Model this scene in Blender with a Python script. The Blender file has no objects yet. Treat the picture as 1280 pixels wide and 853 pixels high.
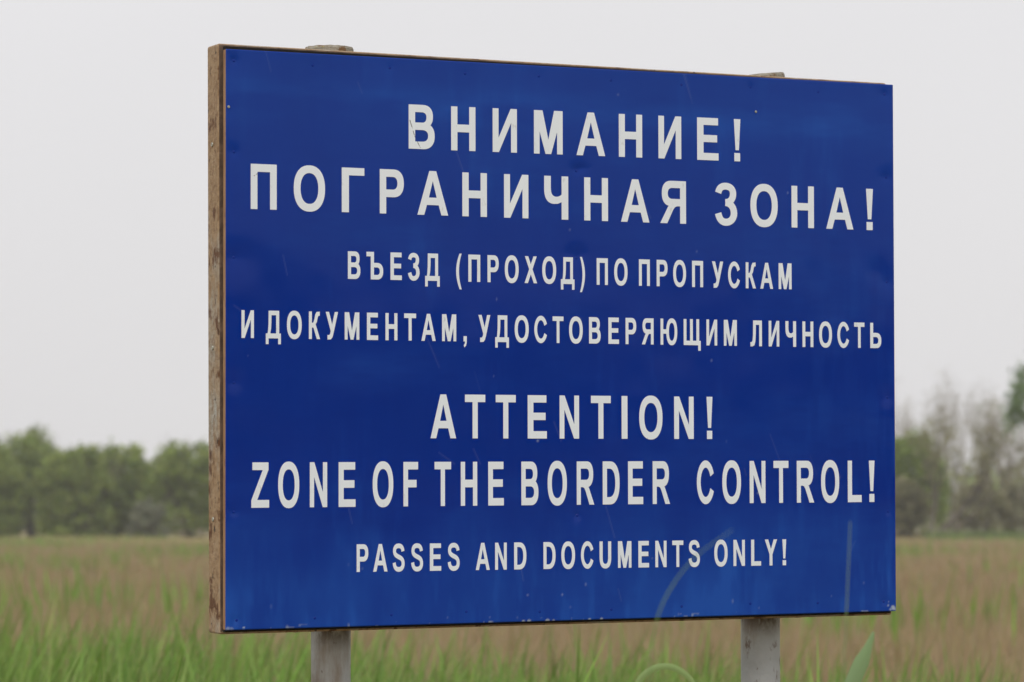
import bpy, bmesh, math, random
import numpy as np
from mathutils import Vector, Matrix
from mathutils.geometry import delaunay_2d_cdt

random.seed(7)
rng = np.random.default_rng(7)
scene = bpy.context.scene
COL = scene.collection
R = math.radians

# ------------------------------------------------------------------ camera
cam_d = bpy.data.cameras.new("camera")
cam = bpy.data.objects.new("camera", cam_d)
COL.objects.link(cam)
PITCH = 0.0563154
cam.location = (0, 0, 1.6)
cam.rotation_euler = (math.pi / 2 + PITCH, 0, 0)
cam_d.sensor_fit = 'HORIZONTAL'
cam_d.sensor_width = 22.2
cam_d.lens = 22.2 * 4000.0 / 1280.0
cam_d.clip_start = 0.1
cam_d.clip_end = 6000
cam_d.dof.use_dof = True
cam_d.dof.focus_distance = 8.55
cam_d.dof.aperture_fstop = 3.0
scene.camera = cam

# ------------------------------------------------------------------ sky, sun, exposure
SUN_EL, SUN_AZ = R(50), R(190)      # azimuth clockwise from +Y: behind the camera
world = bpy.data.worlds.new("World")
scene.world = world
world.use_nodes = True
nt = world.node_tree
nt.nodes.clear()
wo = nt.nodes.new('ShaderNodeOutputWorld')
bgn = nt.nodes.new('ShaderNodeBackground')
sky = nt.nodes.new('ShaderNodeTexSky')
sky.sky_type = 'NISHITA'
sky.sun_disc = False
sky.sun_elevation = SUN_EL
sky.sun_rotation = SUN_AZ
sky.dust_density = 4.0
sky.air_density = 1.2
tc = nt.nodes.new('ShaderNodeTexCoord')
sep = nt.nodes.new('ShaderNodeSeparateXYZ')
nt.links.new(tc.outputs['Generated'], sep.inputs[0])
# closed cloud layer: brightness rises from the horizon to the zenith
mr = nt.nodes.new('ShaderNodeMapRange')
mr.inputs['From Min'].default_value = 0.0
mr.inputs['From Max'].default_value = 1.0
mr.inputs['To Min'].default_value = 7.78
mr.inputs['To Max'].default_value = 11.1
nt.links.new(sep.outputs['Z'], mr.inputs['Value'])
nz = nt.nodes.new('ShaderNodeTexNoise')
nz.inputs['Scale'].default_value = 2.2
nz.inputs['Detail'].default_value = 3
nt.links.new(tc.outputs['Generated'], nz.inputs['Vector'])
nzr = nt.nodes.new('ShaderNodeMapRange')
nzr.inputs['From Min'].default_value = 0.3
nzr.inputs['From Max'].default_value = 0.7
nzr.inputs['To Min'].default_value = 0.96
nzr.inputs['To Max'].default_value = 1.04
nt.links.new(nz.outputs['Fac'], nzr.inputs['Value'])
mul = nt.nodes.new('ShaderNodeMath'); mul.operation = 'MULTIPLY'
nt.links.new(mr.outputs[0], mul.inputs[0]); nt.links.new(nzr.outputs[0], mul.inputs[1])
cloud = nt.nodes.new('ShaderNodeCombineColor')
for ch, k in (('Red', 1.004), ('Green', 0.990), ('Blue', 1.006)):
    m_ = nt.nodes.new('ShaderNodeMath'); m_.operation = 'MULTIPLY'
    m_.inputs[1].default_value = k
    nt.links.new(mul.outputs[0], m_.inputs[0]); nt.links.new(m_.outputs[0], cloud.inputs[ch])
mixs = nt.nodes.new('ShaderNodeMix'); mixs.data_type = 'RGBA'
mixs.inputs['Factor'].default_value = 0.95
nt.links.new(sky.outputs['Color'], mixs.inputs['A'])
nt.links.new(cloud.outputs['Color'], mixs.inputs['B'])
nt.links.new(mixs.outputs['Result'], bgn.inputs['Color'])
bgn.inputs['Strength'].default_value = 0.10
nt.links.new(bgn.outputs[0], wo.inputs['Surface'])

sun_d = bpy.data.lights.new("sun", 'SUN')
sun_d.energy = 1.4
sun_d.angle = R(20)
sun_d.color = (1.0, 0.975, 0.94)
sun = bpy.data.objects.new("sun", sun_d)
COL.objects.link(sun)
sdir = Vector((math.sin(SUN_AZ) * math.cos(SUN_EL), math.cos(SUN_AZ) * math.cos(SUN_EL), math.sin(SUN_EL)))
sun.rotation_euler = (-sdir).to_track_quat('-Z', 'Y').to_euler()
sun.location = sdir * 60

scene.view_settings.view_transform = 'Standard'
scene.view_settings.look = 'None'
scene.view_settings.exposure = 0.0
scene.view_settings.gamma = 1.0
scene.view_settings.use_curve_mapping = False
scene.render.engine = 'CYCLES'
scene.cycles.max_bounces = 6
scene.cycles.volume_bounces = 1

HAZE_DENSITY = 0.00042
TEXT = [
    ('ВНИМАНИЕ!', 1.2457, 0.00178, 0.1165, [0.5089, 0.5833, 0.6311, 0.7015, 0.752, 0.8231, 0.8737, 0.9591, 1.0006, 1.087, 1.1288, 1.1998, 1.25, 1.3202, 1.3699, 1.4364, 1.4852, 1.5054]),
    ('ПОГРАНИЧНАЯ ЗОНА!', 1.0753, -0.00286, 0.1162, [0.0676, 0.1387, 0.1858, 0.2725, 0.3194, 0.3827, 0.4265, 0.4947, 0.5336, 0.622, 0.6633, 0.7346, 0.785, 0.8567, 0.9037, 0.9753, 1.0234, 1.095, 1.1347, 1.2213, 1.2549, 1.3342, 1.4261, 1.4943, 1.5364, 1.6228, 1.6673, 1.7389, 1.7789, 1.8669, 1.9091, 1.9314]),
    ('ВЪЕЗД (ПРОХОД) ПО ПРОПУСКАМ', 0.9018, -0.00197, 0.0719, [0.3365, 0.3714, 0.3888, 0.4358, 0.4567, 0.4888, 0.5071, 0.5395, 0.5556, 0.5974, 0.645, 0.6608, 0.6803, 0.7148, 0.7362, 0.7688, 0.7869, 0.8274, 0.8451, 0.882, 0.8975, 0.9386, 0.9529, 0.9934, 1.0102, 1.0251, 1.0604, 1.0939, 1.1135, 1.1537, 1.1888, 1.2219, 1.2431, 1.2764, 1.294, 1.3334, 1.3525, 1.3866, 1.4146, 1.4494, 1.4649, 1.5012, 1.5206, 1.5525, 1.5667, 1.6069, 1.625, 1.6661]),
    ('И ДОКУМЕНТАМ, УДОСТОВЕРЯЮЩИМ ЛИЧНОСТЬ', 0.7444, -0.00317, 0.0711, [0.0427, 0.0763, 0.1091, 0.1502, 0.1671, 0.2077, 0.2277, 0.2586, 0.2744, 0.3087, 0.3275, 0.3684, 0.39, 0.4212, 0.4425, 0.4761, 0.4955, 0.5293, 0.5446, 0.5855, 0.6041, 0.6448, 0.6661, 0.6753, 0.7093, 0.7439, 0.7584, 0.7983, 0.8156, 0.8567, 0.8735, 0.9101, 0.9279, 0.9601, 0.9771, 1.0176, 1.0369, 1.0716, 1.0953, 1.1271, 1.1475, 1.1797, 1.197, 1.2328, 1.2544, 1.3057, 1.3258, 1.3784, 1.3966, 1.4298, 1.451, 1.4916, 1.5345, 1.5707, 1.5925, 1.6259, 1.6461, 1.6796, 1.7004, 1.7351, 1.7539, 1.7952, 1.8132, 1.8502, 1.8679, 1.9011, 1.9204, 1.9563]),
    ('ATTENTION!', 0.4893, -0.00382, 0.1155, [0.5705, 0.644, 0.6699, 0.7287, 0.7596, 0.818, 0.8534, 0.9097, 0.9481, 1.0059, 1.042, 1.1015, 1.1346, 1.1521, 1.1882, 1.2592, 1.2954, 1.3556, 1.3959, 1.4141]),
    ('ZONE OF THE BORDER CONTROL!', 0.3103, -0.00185, 0.116, [0.0697, 0.118, 0.143, 0.2009, 0.2303, 0.2782, 0.3104, 0.3574, 0.4059, 0.4639, 0.493, 0.5345, 0.5819, 0.6293, 0.6575, 0.7049, 0.7372, 0.7824, 0.8343, 0.8844, 0.9119, 0.969, 0.9987, 1.051, 1.0768, 1.1276, 1.1536, 1.1993, 1.2287, 1.2816, 1.3648, 1.4165, 1.4442, 1.5025, 1.5302, 1.5798, 1.6057, 1.6531, 1.68, 1.7352, 1.758, 1.8162, 1.8444, 1.889, 1.9135, 1.9316]),
    ('PASSES AND DOCUMENTS ONLY!', 0.1426, -0.0047, 0.0717, [0.3607, 0.3932, 0.4072, 0.4474, 0.4626, 0.4959, 0.5151, 0.5484, 0.5682, 0.6005, 0.6199, 0.6537, 0.7005, 0.741, 0.7569, 0.7907, 0.8126, 0.8484, 0.8991, 0.9347, 0.9522, 0.9928, 1.0107, 1.0472, 1.0667, 1.1015, 1.1223, 1.1628, 1.1843, 1.2165, 1.2361, 1.2702, 1.2881, 1.3219, 1.339, 1.373, 1.4183, 1.4595, 1.4783, 1.5138, 1.5339, 1.5648, 1.5772, 1.6157, 1.6328, 1.6448]),
]

# ------------------------------------------------------------------ helpers
def link(o, parent=None):
    COL.objects.link(o)
    if parent is not None:
        o.parent = parent
    return o

def tag(o, label=None, cat=None, group=None, kind=None):
    if label: o["label"] = label
    if cat: o["category"] = cat
    if group: o["group"] = group
    if kind: o["kind"] = kind
    return o

def mesh_obj(name, verts, faces, mat, parent=None, smooth=False):
    me = bpy.data.meshes.new(name)
    me.from_pydata([tuple(v) for v in verts], [], [tuple(f) for f in faces])
    me.materials.append(mat)
    if smooth:
        me.polygons.foreach_set('use_smooth', [True] * len(me.polygons))
    me.update()
    return link(bpy.data.objects.new(name, me), parent)

def bm_obj(name, bm, mat, parent=None, smooth=False):
    bmesh.ops.recalc_face_normals(bm, faces=bm.faces[:])
    me = bpy.data.meshes.new(name)
    bm.to_mesh(me); bm.free()
    me.materials.append(mat)
    if smooth:
        me.polygons.foreach_set('use_smooth', [True] * len(me.polygons))
    return link(bpy.data.objects.new(name, me), parent)

def np_mesh(name, V, F, mat, parent=None, attrs=None, smooth=False):
    """V (n,3); F (m,k) array of equal-size faces; attrs: name -> (n,) or (n,4)"""
    me = bpy.data.meshes.new(name)
    n, (m, k) = len(V), F.shape
    me.vertices.add(n)
    me.vertices.foreach_set('co', np.asarray(V, np.float32).ravel())
    me.loops.add(m * k)
    me.loops.foreach_set('vertex_index', np.asarray(F, np.int32).ravel())
    me.polygons.add(m)
    me.polygons.foreach_set('loop_start', np.arange(0, m * k, k, dtype=np.int32))
    if smooth:
        me.polygons.foreach_set('use_smooth', np.ones(m, bool))
    for an, av in (attrs or {}).items():
        av = np.asarray(av, np.float32)
        if av.ndim == 1:
            a = me.attributes.new(an, 'FLOAT', 'POINT'); a.data.foreach_set('value', av)
        else:
            a = me.attributes.new(an, 'FLOAT_COLOR', 'POINT'); a.data.foreach_set('color', av.ravel())
    me.materials.append(mat)
    me.update(calc_edges=True)
    return link(bpy.data.objects.new(name, me), parent)

def vnoise(x, y, seed=0, octaves=3):
    out = np.zeros_like(x); amp = 1.0; tot = 0
    for o in range(octaves):
        g = np.random.default_rng(seed + o * 101).random((64, 64))
        xi = np.floor(x).astype(int); yi = np.floor(y).astype(int)
        fx = x - xi; fy = y - yi
        fx = fx ** 3 * (fx * (fx * 6 - 15) + 10); fy = fy ** 3 * (fy * (fy * 6 - 15) + 10)
        a = g[xi % 64, yi % 64]; b = g[(xi + 1) % 64, yi % 64]
        c = g[xi % 64, (yi + 1) % 64]; d = g[(xi + 1) % 64, (yi + 1) % 64]
        out += amp * ((a * (1 - fx) + b * fx) * (1 - fy) + (c * (1 - fx) + d * fx) * fy)
        tot += amp; amp *= 0.5; x = x * 2.03 + 11.3; y = y * 2.03 + 5.7
    return out / tot

# ------------------------------------------------------------------ materials
class Mat:
    def __init__(self, name, base=(0.5, 0.5, 0.5), rough=0.6, spec=0.4, metal=0.0):
        self.m = bpy.data.materials.new(name)
        self.m.use_nodes = True
        self.t = self.m.node_tree
        self.b = self.t.nodes['Principled BSDF']
        self.b.inputs['Base Color'].default_value = (*base, 1)
        self.b.inputs['Roughness'].default_value = rough
        self.b.inputs['Specular IOR Level'].default_value = spec
        self.b.inputs['Metallic'].default_value = metal
    def n(self, ty, **kw):
        nd = self.t.nodes.new(ty)
        for k, v in kw.items():
            if k in nd.inputs: nd.inputs[k].default_value = v
            else: setattr(nd, k, v)
        return nd
    def l(self, a, b): self.t.links.new(a, b)
    def obj(self, scale=(1, 1, 1)):
        tcn = self.n('ShaderNodeTexCoord'); mp = self.n('ShaderNodeMapping')
        mp.inputs['Scale'].default_value = scale
        self.l(tcn.outputs['Object'], mp.inputs['Vector'])
        return mp.outputs['Vector']
    def noise(self, scale, detail=4, stretch=(1, 1, 1), lo=0.4, hi=0.6):
        nn = self.n('ShaderNodeTexNoise', Scale=scale, Detail=detail)
        nn.inputs['Roughness'].default_value = 0.62
        self.l(self.obj(stretch), nn.inputs['Vector'])
        r = self.n('ShaderNodeMapRange'); r.clamp = True
        r.inputs['From Min'].default_value = lo; r.inputs['From Max'].default_value = hi
        self.l(nn.outputs['Fac'], r.inputs['Value'])
        return r.outputs[0]
    def mix(self, fac, a, b):
        mx = self.n('ShaderNodeMix'); mx.data_type = 'RGBA'
        for s, v in (('A', a), ('B', b)):
            if isinstance(v, tuple): mx.inputs[s].default_value = (*v, 1)
            else: self.l(v, mx.inputs[s])
        if isinstance(fac, float): mx.inputs['Factor'].default_value = fac
        else: self.l(fac, mx.inputs['Factor'])
        return mx.outputs['Result']
    def math(self, op, a, b=None):
        nd = self.n('ShaderNodeMath'); nd.operation = op
        for i, v in enumerate((a, b)):
            if v is None: continue
            if isinstance(v, (int, float)): nd.inputs[i].default_value = v
            else: self.l(v, nd.inputs[i])
        return nd.outputs[0]
    def attr(self, name, out='Fac'):
        nd = self.n('ShaderNodeAttribute'); nd.attribute_name = name
        return nd.outputs[out]
    def color(self, c): self.l(c, self.b.inputs['Base Color'])
    def bump(self, h, strength=0.3, dist=0.01):
        bn = self.n('ShaderNodeBump')
        bn.inputs['Strength'].default_value = strength
        bn.inputs['Distance'].default_value = dist
        self.l(h, bn.inputs['Height']); self.l(bn.outputs[0], self.b.inputs['Normal'])

def m_blue():
    a = Mat('blue_vinyl', rough=0.13, spec=0.18)
    blotch = a.noise(3.0, 3, (1, 1, 1), 0.3, 0.7)
    c = a.mix(blotch, (0.0006, 0.0215, 0.222), (0.0010, 0.0245, 0.244))
    haze_ = a.math('MULTIPLY', a.attr('dust_sheen'), 0.55)
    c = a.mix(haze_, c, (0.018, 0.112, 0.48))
    c = a.mix(a.attr('scratch'), c, (0.36, 0.42, 0.50))
    a.color(c)
    rg = a.math('ADD', 0.10, a.math('MULTIPLY', a.attr('dust_sheen'), 0.15))
    a.l(rg, a.b.inputs['Roughness'])
    a.bump(a.attr('relief'), 1.0, 1.0)
    return a.m

def m_white():
    a = Mat('white_vinyl', rough=0.35, spec=0.4)
    c = a.mix(a.noise(5, 4, (1, 1, 1), 0.3, 0.7), (0.74, 0.79, 0.83), (0.78, 0.83, 0.865))
    c = a.mix(a.math('MULTIPLY', a.noise(60, 2, (1, 1, .4), 0.66, 0.74), 0.35), c, (0.4, 0.4, 0.38))
    # hairline crack through the first letter
    tcn = a.n('ShaderNodeTexCoord'); s = a.n('ShaderNodeSeparateXYZ'); a.l(tcn.outputs['Object'], s.inputs[0])
    crack = None
    for (xa, za, xb, zb2) in ((.512, 1.322, .526, 1.280), (.526, 1.280, .542, 1.250), (.076, 1.160, .088, 1.168)):
        L_ = math.hypot(xb - xa, zb2 - za); nx_, nz_ = -(zb2 - za) / L_, (xb - xa) / L_
        dst = a.math('ADD', a.math('MULTIPLY', s.outputs['X'], nx_), a.math('MULTIPLY', s.outputs['Z'], nz_))
        dst = a.math('ABSOLUTE', a.math('SUBTRACT', dst, xa * nx_ + za * nz_))
        t_ = a.math('ADD', a.math('MULTIPLY', s.outputs['X'], -nz_ * -1), a.math('MULTIPLY', s.outputs['Z'], -nx_))
        t_ = a.math('ABSOLUTE', a.math('SUBTRACT', t_, (xa + xb) / 2 * nz_ - (za + zb2) / 2 * nx_))
        k_ = a.math('MULTIPLY', a.math('LESS_THAN', dst, .0011), a.math('LESS_THAN', t_, L_ / 2))
        crack = k_ if crack is None else a.math('MAXIMUM', crack, k_)
    c = a.mix(a.math('MULTIPLY', crack, a.noise(90, 2, (1, 1, 1), .35, .5)), c, (0.16, 0.16, 0.15))
    a.color(c)
    return a.m

def m_fibre():
    a = Mat('brown_fibreboard', rough=0.8)
    c = a.mix(a.noise(14, 4, (1, 1, .3)), (0.30, 0.16, 0.075), (0.40, 0.24, 0.12))
    c = a.mix(a.noise(40, 3, (1, 1, .5), 0.55, 0.7), c, (0.20, 0.10, 0.05))
    a.color(c); return a.m

def m_frame():
    a = Mat('weathered_painted_steel', rough=0.65, spec=0.35)
    paint = a.mix(a.noise(9, 4), (0.42, 0.42, 0.38), (0.34, 0.335, 0.295))
    stain = a.mix(a.noise(22, 5, (1, 1, .7), 0.35, 0.65), (0.31, 0.20, 0.105), (0.38, 0.265, 0.155))
    c = a.mix(a.noise(6, 6, (1, 1, .45), 0.32, 0.47), paint, stain)
    c = a.mix(a.math('MULTIPLY', a.noise(75, 6, (1, 1, .8), 0.49, 0.62), .6), c, (0.19, 0.105, 0.05))
    c = a.mix(a.noise(17, 7, (1, 1, .7), 0.56, 0.62), c, (0.12, 0.052, 0.02))
    c = a.mix(a.noise(55, 3, (1, 1, .6), 0.64, 0.7), c, (0.05, 0.03, 0.02))
    a.color(c)
    a.bump(a.noise(70, 4), 0.5, 0.002)
    return a.m

def m_edge_rust():
    a = Mat('rusty_dark_steel', rough=0.75, spec=0.3)
    c = a.mix(a.noise(18, 5), (0.085, 0.055, 0.038), (0.16, 0.105, 0.07))
    a.color(c); a.bump(a.noise(80, 4), 0.5, 0.002); return a.m

def m_post():
    a = Mat('grey_painted_pipe', rough=0.5, spec=0.4)
    c = a.mix(a.noise(6, 4), (0.36, 0.37, 0.37), (0.43, 0.445, 0.445))
    c = a.mix(a.math('MULTIPLY', a.noise(11, 6, (1, 1, .25), 0.50, 0.64), 0.65), c, (0.22, 0.155, 0.10))
    c = a.mix(a.math('MULTIPLY', a.noise(34, 5, (1, 1, .5), 0.58, 0.66), 0.8), c, (0.12, 0.07, 0.04))
    # rust bleeding down from the weld under the frame
    s = a.n('ShaderNodeSeparateXYZ'); tcn = a.n('ShaderNodeTexCoord'); a.l(tcn.outputs['Object'], s.inputs[0])
    top = a.n('ShaderNodeMapRange'); top.inputs['From Min'].default_value = -0.075; top.inputs['From Max'].default_value = -0.012
    a.l(s.outputs['Z'], top.inputs['Value'])
    w = a.math('MULTIPLY', top.outputs[0], a.noise(22, 4, (1, 1, .5), 0.38, 0.56))
    c = a.mix(w, c, (0.075, 0.045, 0.022))
    a.color(c); a.bump(a.noise(45, 4), 0.25, 0.002)
    return a.m

def m_cap():
    a = Mat('weathered_cap', rough=0.85, spec=0.2)
    c = a.mix(a.noise(20, 4), (0.36, 0.33, 0.27), (0.26, 0.24, 0.19))
    c = a.mix(a.noise(45, 5, (1, 1, 1), 0.52, 0.62), c, (0.17, 0.10, 0.05))
    c = a.mix(a.noise(60, 3, (1, 1, 1), 0.62, 0.7), c, (0.36, 0.33, 0.10))
    a.color(c); a.bump(a.noise(60, 4), 0.6, 0.004); return a.m

def m_zinc():
    return Mat('dull_zinc', (0.42, 0.42, 0.36), 0.45, 0.5, 0.6).m

def m_leafy(name, rough=0.6, trans=0.25, tint=(1, 1, 1)):
    a = Mat(name, rough=rough, spec=0.25)
    col = a.attr('tone', 'Color')
    a.color(col)
    tr = a.n('ShaderNodeBsdfTranslucent')
    a.l(col, tr.inputs['Color'])
    ms = a.n('ShaderNodeMixShader'); ms.inputs[0].default_value = trans
    out = a.t.nodes['Material Output']
    a.l(a.b.outputs[0], ms.inputs[1]); a.l(tr.outputs[0], ms.inputs[2]); a.l(ms.outputs[0], out.inputs['Surface'])
    return a.m

def m_bark(name, c0, c1):
    a = Mat(name, rough=0.9, spec=0.1)
    a.color(a.mix(a.noise(4, 5, (1, 1, .2)), c0, c1)); return a.m

def m_ground():
    a = Mat('field_soil', rough=0.95, spec=0.1)
    c = a.mix(a.noise(0.09, 4), (0.28, 0.20, 0.12), (0.26, 0.195, 0.11))
    c = a.mix(a.noise(0.7, 4, (1, 1, 1), 0.45, 0.65), c, (0.22, 0.20, 0.09))
    a.color(c); return a.m

M = dict(blue=m_blue(), white=m_white(), fibre=m_fibre(), frame=m_frame(), rust=m_edge_rust(), post=m_post(),
         cap=m_cap(), zinc=m_zinc(), gap_shade=Mat('gap_shade_black', (.012, .011, .010), .8, .2).m, grass=m_leafy('grass_blades'), reed=m_leafy('dry_reed_stalks', 0.8, 0.15),
         leaf=m_leafy('tree_leaves', 0.6, 0.4), blade=m_leafy('reed_leaf', 0.5, 0.3),
         bark=m_bark('grey_brown_bark', (0.10, 0.085, 0.065), (0.17, 0.145, 0.115)),
         twig=m_bark('pale_bare_twigs', (0.25, 0.215, 0.155), (0.32, 0.275, 0.205)), soil=m_ground())

# ------------------------------------------------------------------ ground
def build_ground():
    rings = [0.0, 2, 5, 10, 20, 40, 80, 160, 320, 640, 1300, 2600, 5000]
    n = 64
    V = [(0, 0, 0)]
    for r in rings[1:]:
        for k in range(n):
            t = 2 * math.pi * k / n
            V.append((r * math.cos(t), r * math.sin(t), 0))
    Fq = []
    for i in range(len(rings) - 2):
        for k in range(n):
            a = 1 + i * n + k; b = 1 + i * n + (k + 1) % n
            Fq.append((a, a + n, b + n, b))
    for k in range(n):
        Fq.append((0, 1 + k, 1 + (k + 1) % n))
    g = mesh_obj('ground', V, Fq, M['soil'])
    tag(g, 'flat brown field soil under the reeds', 'ground', kind='structure')
build_ground()

# ------------------------------------------------------------------ the sign
# sign plane: local x along the board (left to right), z up the board, y into its thickness; origin at the board's lower left corner
SIGN_R = Matrix(((0.9037243, -0.4281099, -0.0020746), (0.4279329, 0.9034708, -0.0247804), (0.0124831, 0.0215069, 0.9996908)))
SIGN_T = Vector((-0.7285515, 8.1648527, 1.3237343))
BW, BH = 2.0, 1.4832
BASE = Vector((1.0, 0.173, -1.335))

sign = bpy.data.objects.new('border_sign', None)
COL.objects.link(sign)
sign.empty_display_size = 0.3
sign.matrix_world = Matrix.Translation(SIGN_R @ BASE + SIGN_T) @ SIGN_R.to_4x4()
tag(sign, 'big blue border zone warning board with white Russian and English lettering on two grey posts', 'sign')

def part(name, bm, mat, parent=sign, smooth=False):
    o = bm_obj(name, bm, mat, parent, smooth)
    o.location = -BASE if parent is sign else (0, 0, 0)
    return o

def add_box(bm, lo, hi, bevel=0.0):
    r = bmesh.ops.create_cube(bm, size=1.0)
    vs = r['verts']
    for v in vs:
        v.co = Vector([lo[i] + (v.co[i] + 0.5) * (hi[i] - lo[i]) for i in range(3)])
    if bevel:
        es = list({e for v in vs for e in v.link_edges})
        bmesh.ops.bevel(bm, geom=es, offset=bevel, segments=2, affect='EDGES', profile=0.5)

# board core
bm = bmesh.new(); add_box(bm, (0.0005, 0.0016, 0.0005), (BW - 0.0005, 0.021, BH - 0.0005), 0.0012)
part('backing_board', bm, M['fibre'])

# nail positions round the edge (local x, z)
NAILS = [(0.022 + i * (BW - 0.05) / 9, BH - 0.028 + random.uniform(-.004, .004)) for i in range(10)]
NAILS += [(0.03 + i * (BW - 0.07) / 9, 0.028 + random.uniform(-.004, .004)) for i in range(10)]
NAILS += [(0.022, z) for z in (0.30, 0.63, 0.95, 1.22)] + [(BW - 0.024, z) for z in (0.28, 0.60, 0.925, 1.22)]
NAILS += [(1.0, 1.205), (1.0, 0.97), (1.0, 0.28)]

def build_face():
    d = 0.003
    nx, nzz = int(BW / d) + 1, int(BH / d) + 1
    xs = np.linspace(0, BW, nx); zs = np.linspace(0, BH, nzz)
    X, Z = np.meshgrid(xs, zs, indexing='ij')
    x, z = X.ravel(), Z.ravel()
    relief = 0.0035 * (vnoise(x * 2.1, z * 2.1, 3, 2) - .5) + 0.0012 * (vnoise(x * 7, z * 7, 9, 2) - .5)
    for (nx_, nz_) in NAILS:
        r2 = (x - nx_) ** 2 + (z - nz_) ** 2
        edge = 1.0 if nx_ < 0.1 or nx_ > 1.9 else 0.45
        if abs(nx_ - 1.0) < .02: edge = 1.1
        wgt = edge * random.uniform(0.6, 1.2)
        relief -= 0.0012 * wgt * np.exp(-r2 / 0.026 ** 2) + 0.0012 * wgt * np.exp(-r2 / 0.010 ** 2)
    # dents with their own irregular outline
    for (dx, dz, rx, rz, h) in ((1.015, 1.213, .022, .010, .0016), (1.0, 0.985, .024, .016, .0016), (1.945, .955, .03, .03, .0012), (0.03, .945, .05, .04, .0016)):
        relief -= h * np.exp(-((x - dx) / rx) ** 2 - ((z - dz) / rz) ** 2)
    # dust and chalking: wipe streaks, splash along the lower edge; plus a painted sky sheen higher up
    n1 = vnoise(x * 9, z * 3.2, 21, 4); n2 = vnoise(x * 46, z * 9, 33, 3); n3 = vnoise(x * 16, z * 60, 41, 2)
    n4 = vnoise(x * 4, z * 4, 55, 3)
    low = np.clip((0.20 + 0.16 * n4 - z) / 0.22, 0, 1)
    dust_sheen = low * (0.34 + 1.1 * np.clip(n1 - .35, 0, 1) + 0.9 * np.clip(n2 - .5, 0, 1))
    dust_sheen += 0.9 * np.clip(n1 - 0.60, 0, 1) * np.clip(n2 - .35, 0, 1) * 2.2
    dust_sheen += 0.5 * np.clip(vnoise(x * 2.3, z * 6, 71, 3) - .55, 0, 1) * (0.6 + n3)
    top = np.exp(-((z - 1.365) / 0.05) ** 2) * np.clip(vnoise(x * 5, z * 20, 81, 3) - .35, 0, 1) * 0.9
    side = np.clip((x - 1.8) / .2, 0, 1) * np.clip(0.6 - z, 0, 1) * np.clip(n2 - .4, 0, 1) * 2
    sky_sheen = 0.26 * np.clip((z - .85) / .5, 0, 1) * (.75 + .5 * vnoise(x * 3, z * 5, 88, 3))  # pale sky reflection painted into the colour of the upper board
    dust_sheen = np.clip(dust_sheen + top + side + sky_sheen + 0.10 * n3 * n2, 0, 1)
    # handling scratches and scuffs
    scr = np.zeros_like(x)
    R2 = random.Random(5)
    for _ in range(24):
        sx, sz = R2.uniform(.03, 1.95), R2.uniform(.03, 1.45)
        ln = R2.uniform(.015, .10); an = R2.choice([R2.uniform(1.75, 2.05), R2.uniform(1.8, 2.0), R2.uniform(0, 3.1)])
        ex, ez = sx + ln * math.cos(an), sz + ln * math.sin(an)
        tt = np.clip(((x - sx) * (ex - sx) + (z - sz) * (ez - sz)) / ln ** 2, 0, 1)
        dd = np.hypot(x - sx - tt * (ex - sx), z - sz - tt * (ez - sz))
        scr = np.maximum(scr, R2.uniform(.03, .09) * np.clip(1 - dd / .0028, 0, 1))
    for _ in range(34):
        sx, sz = R2.uniform(.01, 1.99), R2.choice([R2.uniform(.0, .1), R2.uniform(0, 1.45), R2.uniform(0, .7)])
        dd = np.hypot((x - sx), (z - sz) * R2.uniform(.5, 1))
        scr = np.maximum(scr, R2.uniform(.1, .5) * np.clip(1 - dd / R2.uniform(.0028, .005), 0, 1))
    # the film chipped away along the lower edge and at the two lower corners
    chip = np.clip((vnoise(x * 55, z * 70, 91, 2) - .70) * 9, 0, 1) * np.clip(1 - z / .012, 0, 1)
    for (px_, pz_, pr_, pv_) in ((1.990, .010, .0075, .9), (1.996, .006, .005, .8), (1.982, .005, .005, .7), (1.975, .016, .0035, .5), (1.976, .026, .003, .4), (.006, .003, .007, .55), (.016, .002, .006, .4), (.05, .006, .004, .8)):
        wob = 1 + .7 * (vnoise(x * 120, z * 120, 95, 2) - .5)
        chip = np.maximum(chip, pv_ * np.clip(2.2 * (1 - np.hypot(x - px_, z - pz_) / pr_ * wob), 0, 1))
    scr = np.clip(np.maximum(scr, chip), 0, 1)
    V = np.stack([x, np.zeros_like(x), z], 1)
    idx = np.arange(nx * nzz).reshape(nx, nzz)
    Fq = np.stack([idx[:-1, :-1], idx[1:, :-1], idx[1:, 1:], idx[:-1, 1:]], -1).reshape(-1, 4)
    # folded rim so that the sheet has thickness
    rim = np.concatenate([idx[:, 0], idx[-1, 1:], idx[::-1, -1][1:], idx[0, ::-1][1:-1]])
    VB = V[rim] + np.array([0, 0.0014, 0]); nb = len(V); k = len(rim)
    V = np.concatenate([V, VB])
    q = np.arange(k)
    Fr = np.stack([rim[q], nb + q, nb + (q + 1) % k, rim[(q + 1) % k]], -1)
    pad = lambda a_: np.concatenate([a_, a_[rim]])
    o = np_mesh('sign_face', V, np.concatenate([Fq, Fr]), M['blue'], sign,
                dict(relief=pad(relief), dust_sheen=pad(dust_sheen), scratch=pad(scr)), smooth=False)
    me = o.data
    sm = np.zeros(len(me.polygons), bool); sm[:len(Fq)] = True
    me.polygons.foreach_set('use_smooth', sm)
    o.location = -BASE
    return o
face = build_face()

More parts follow.
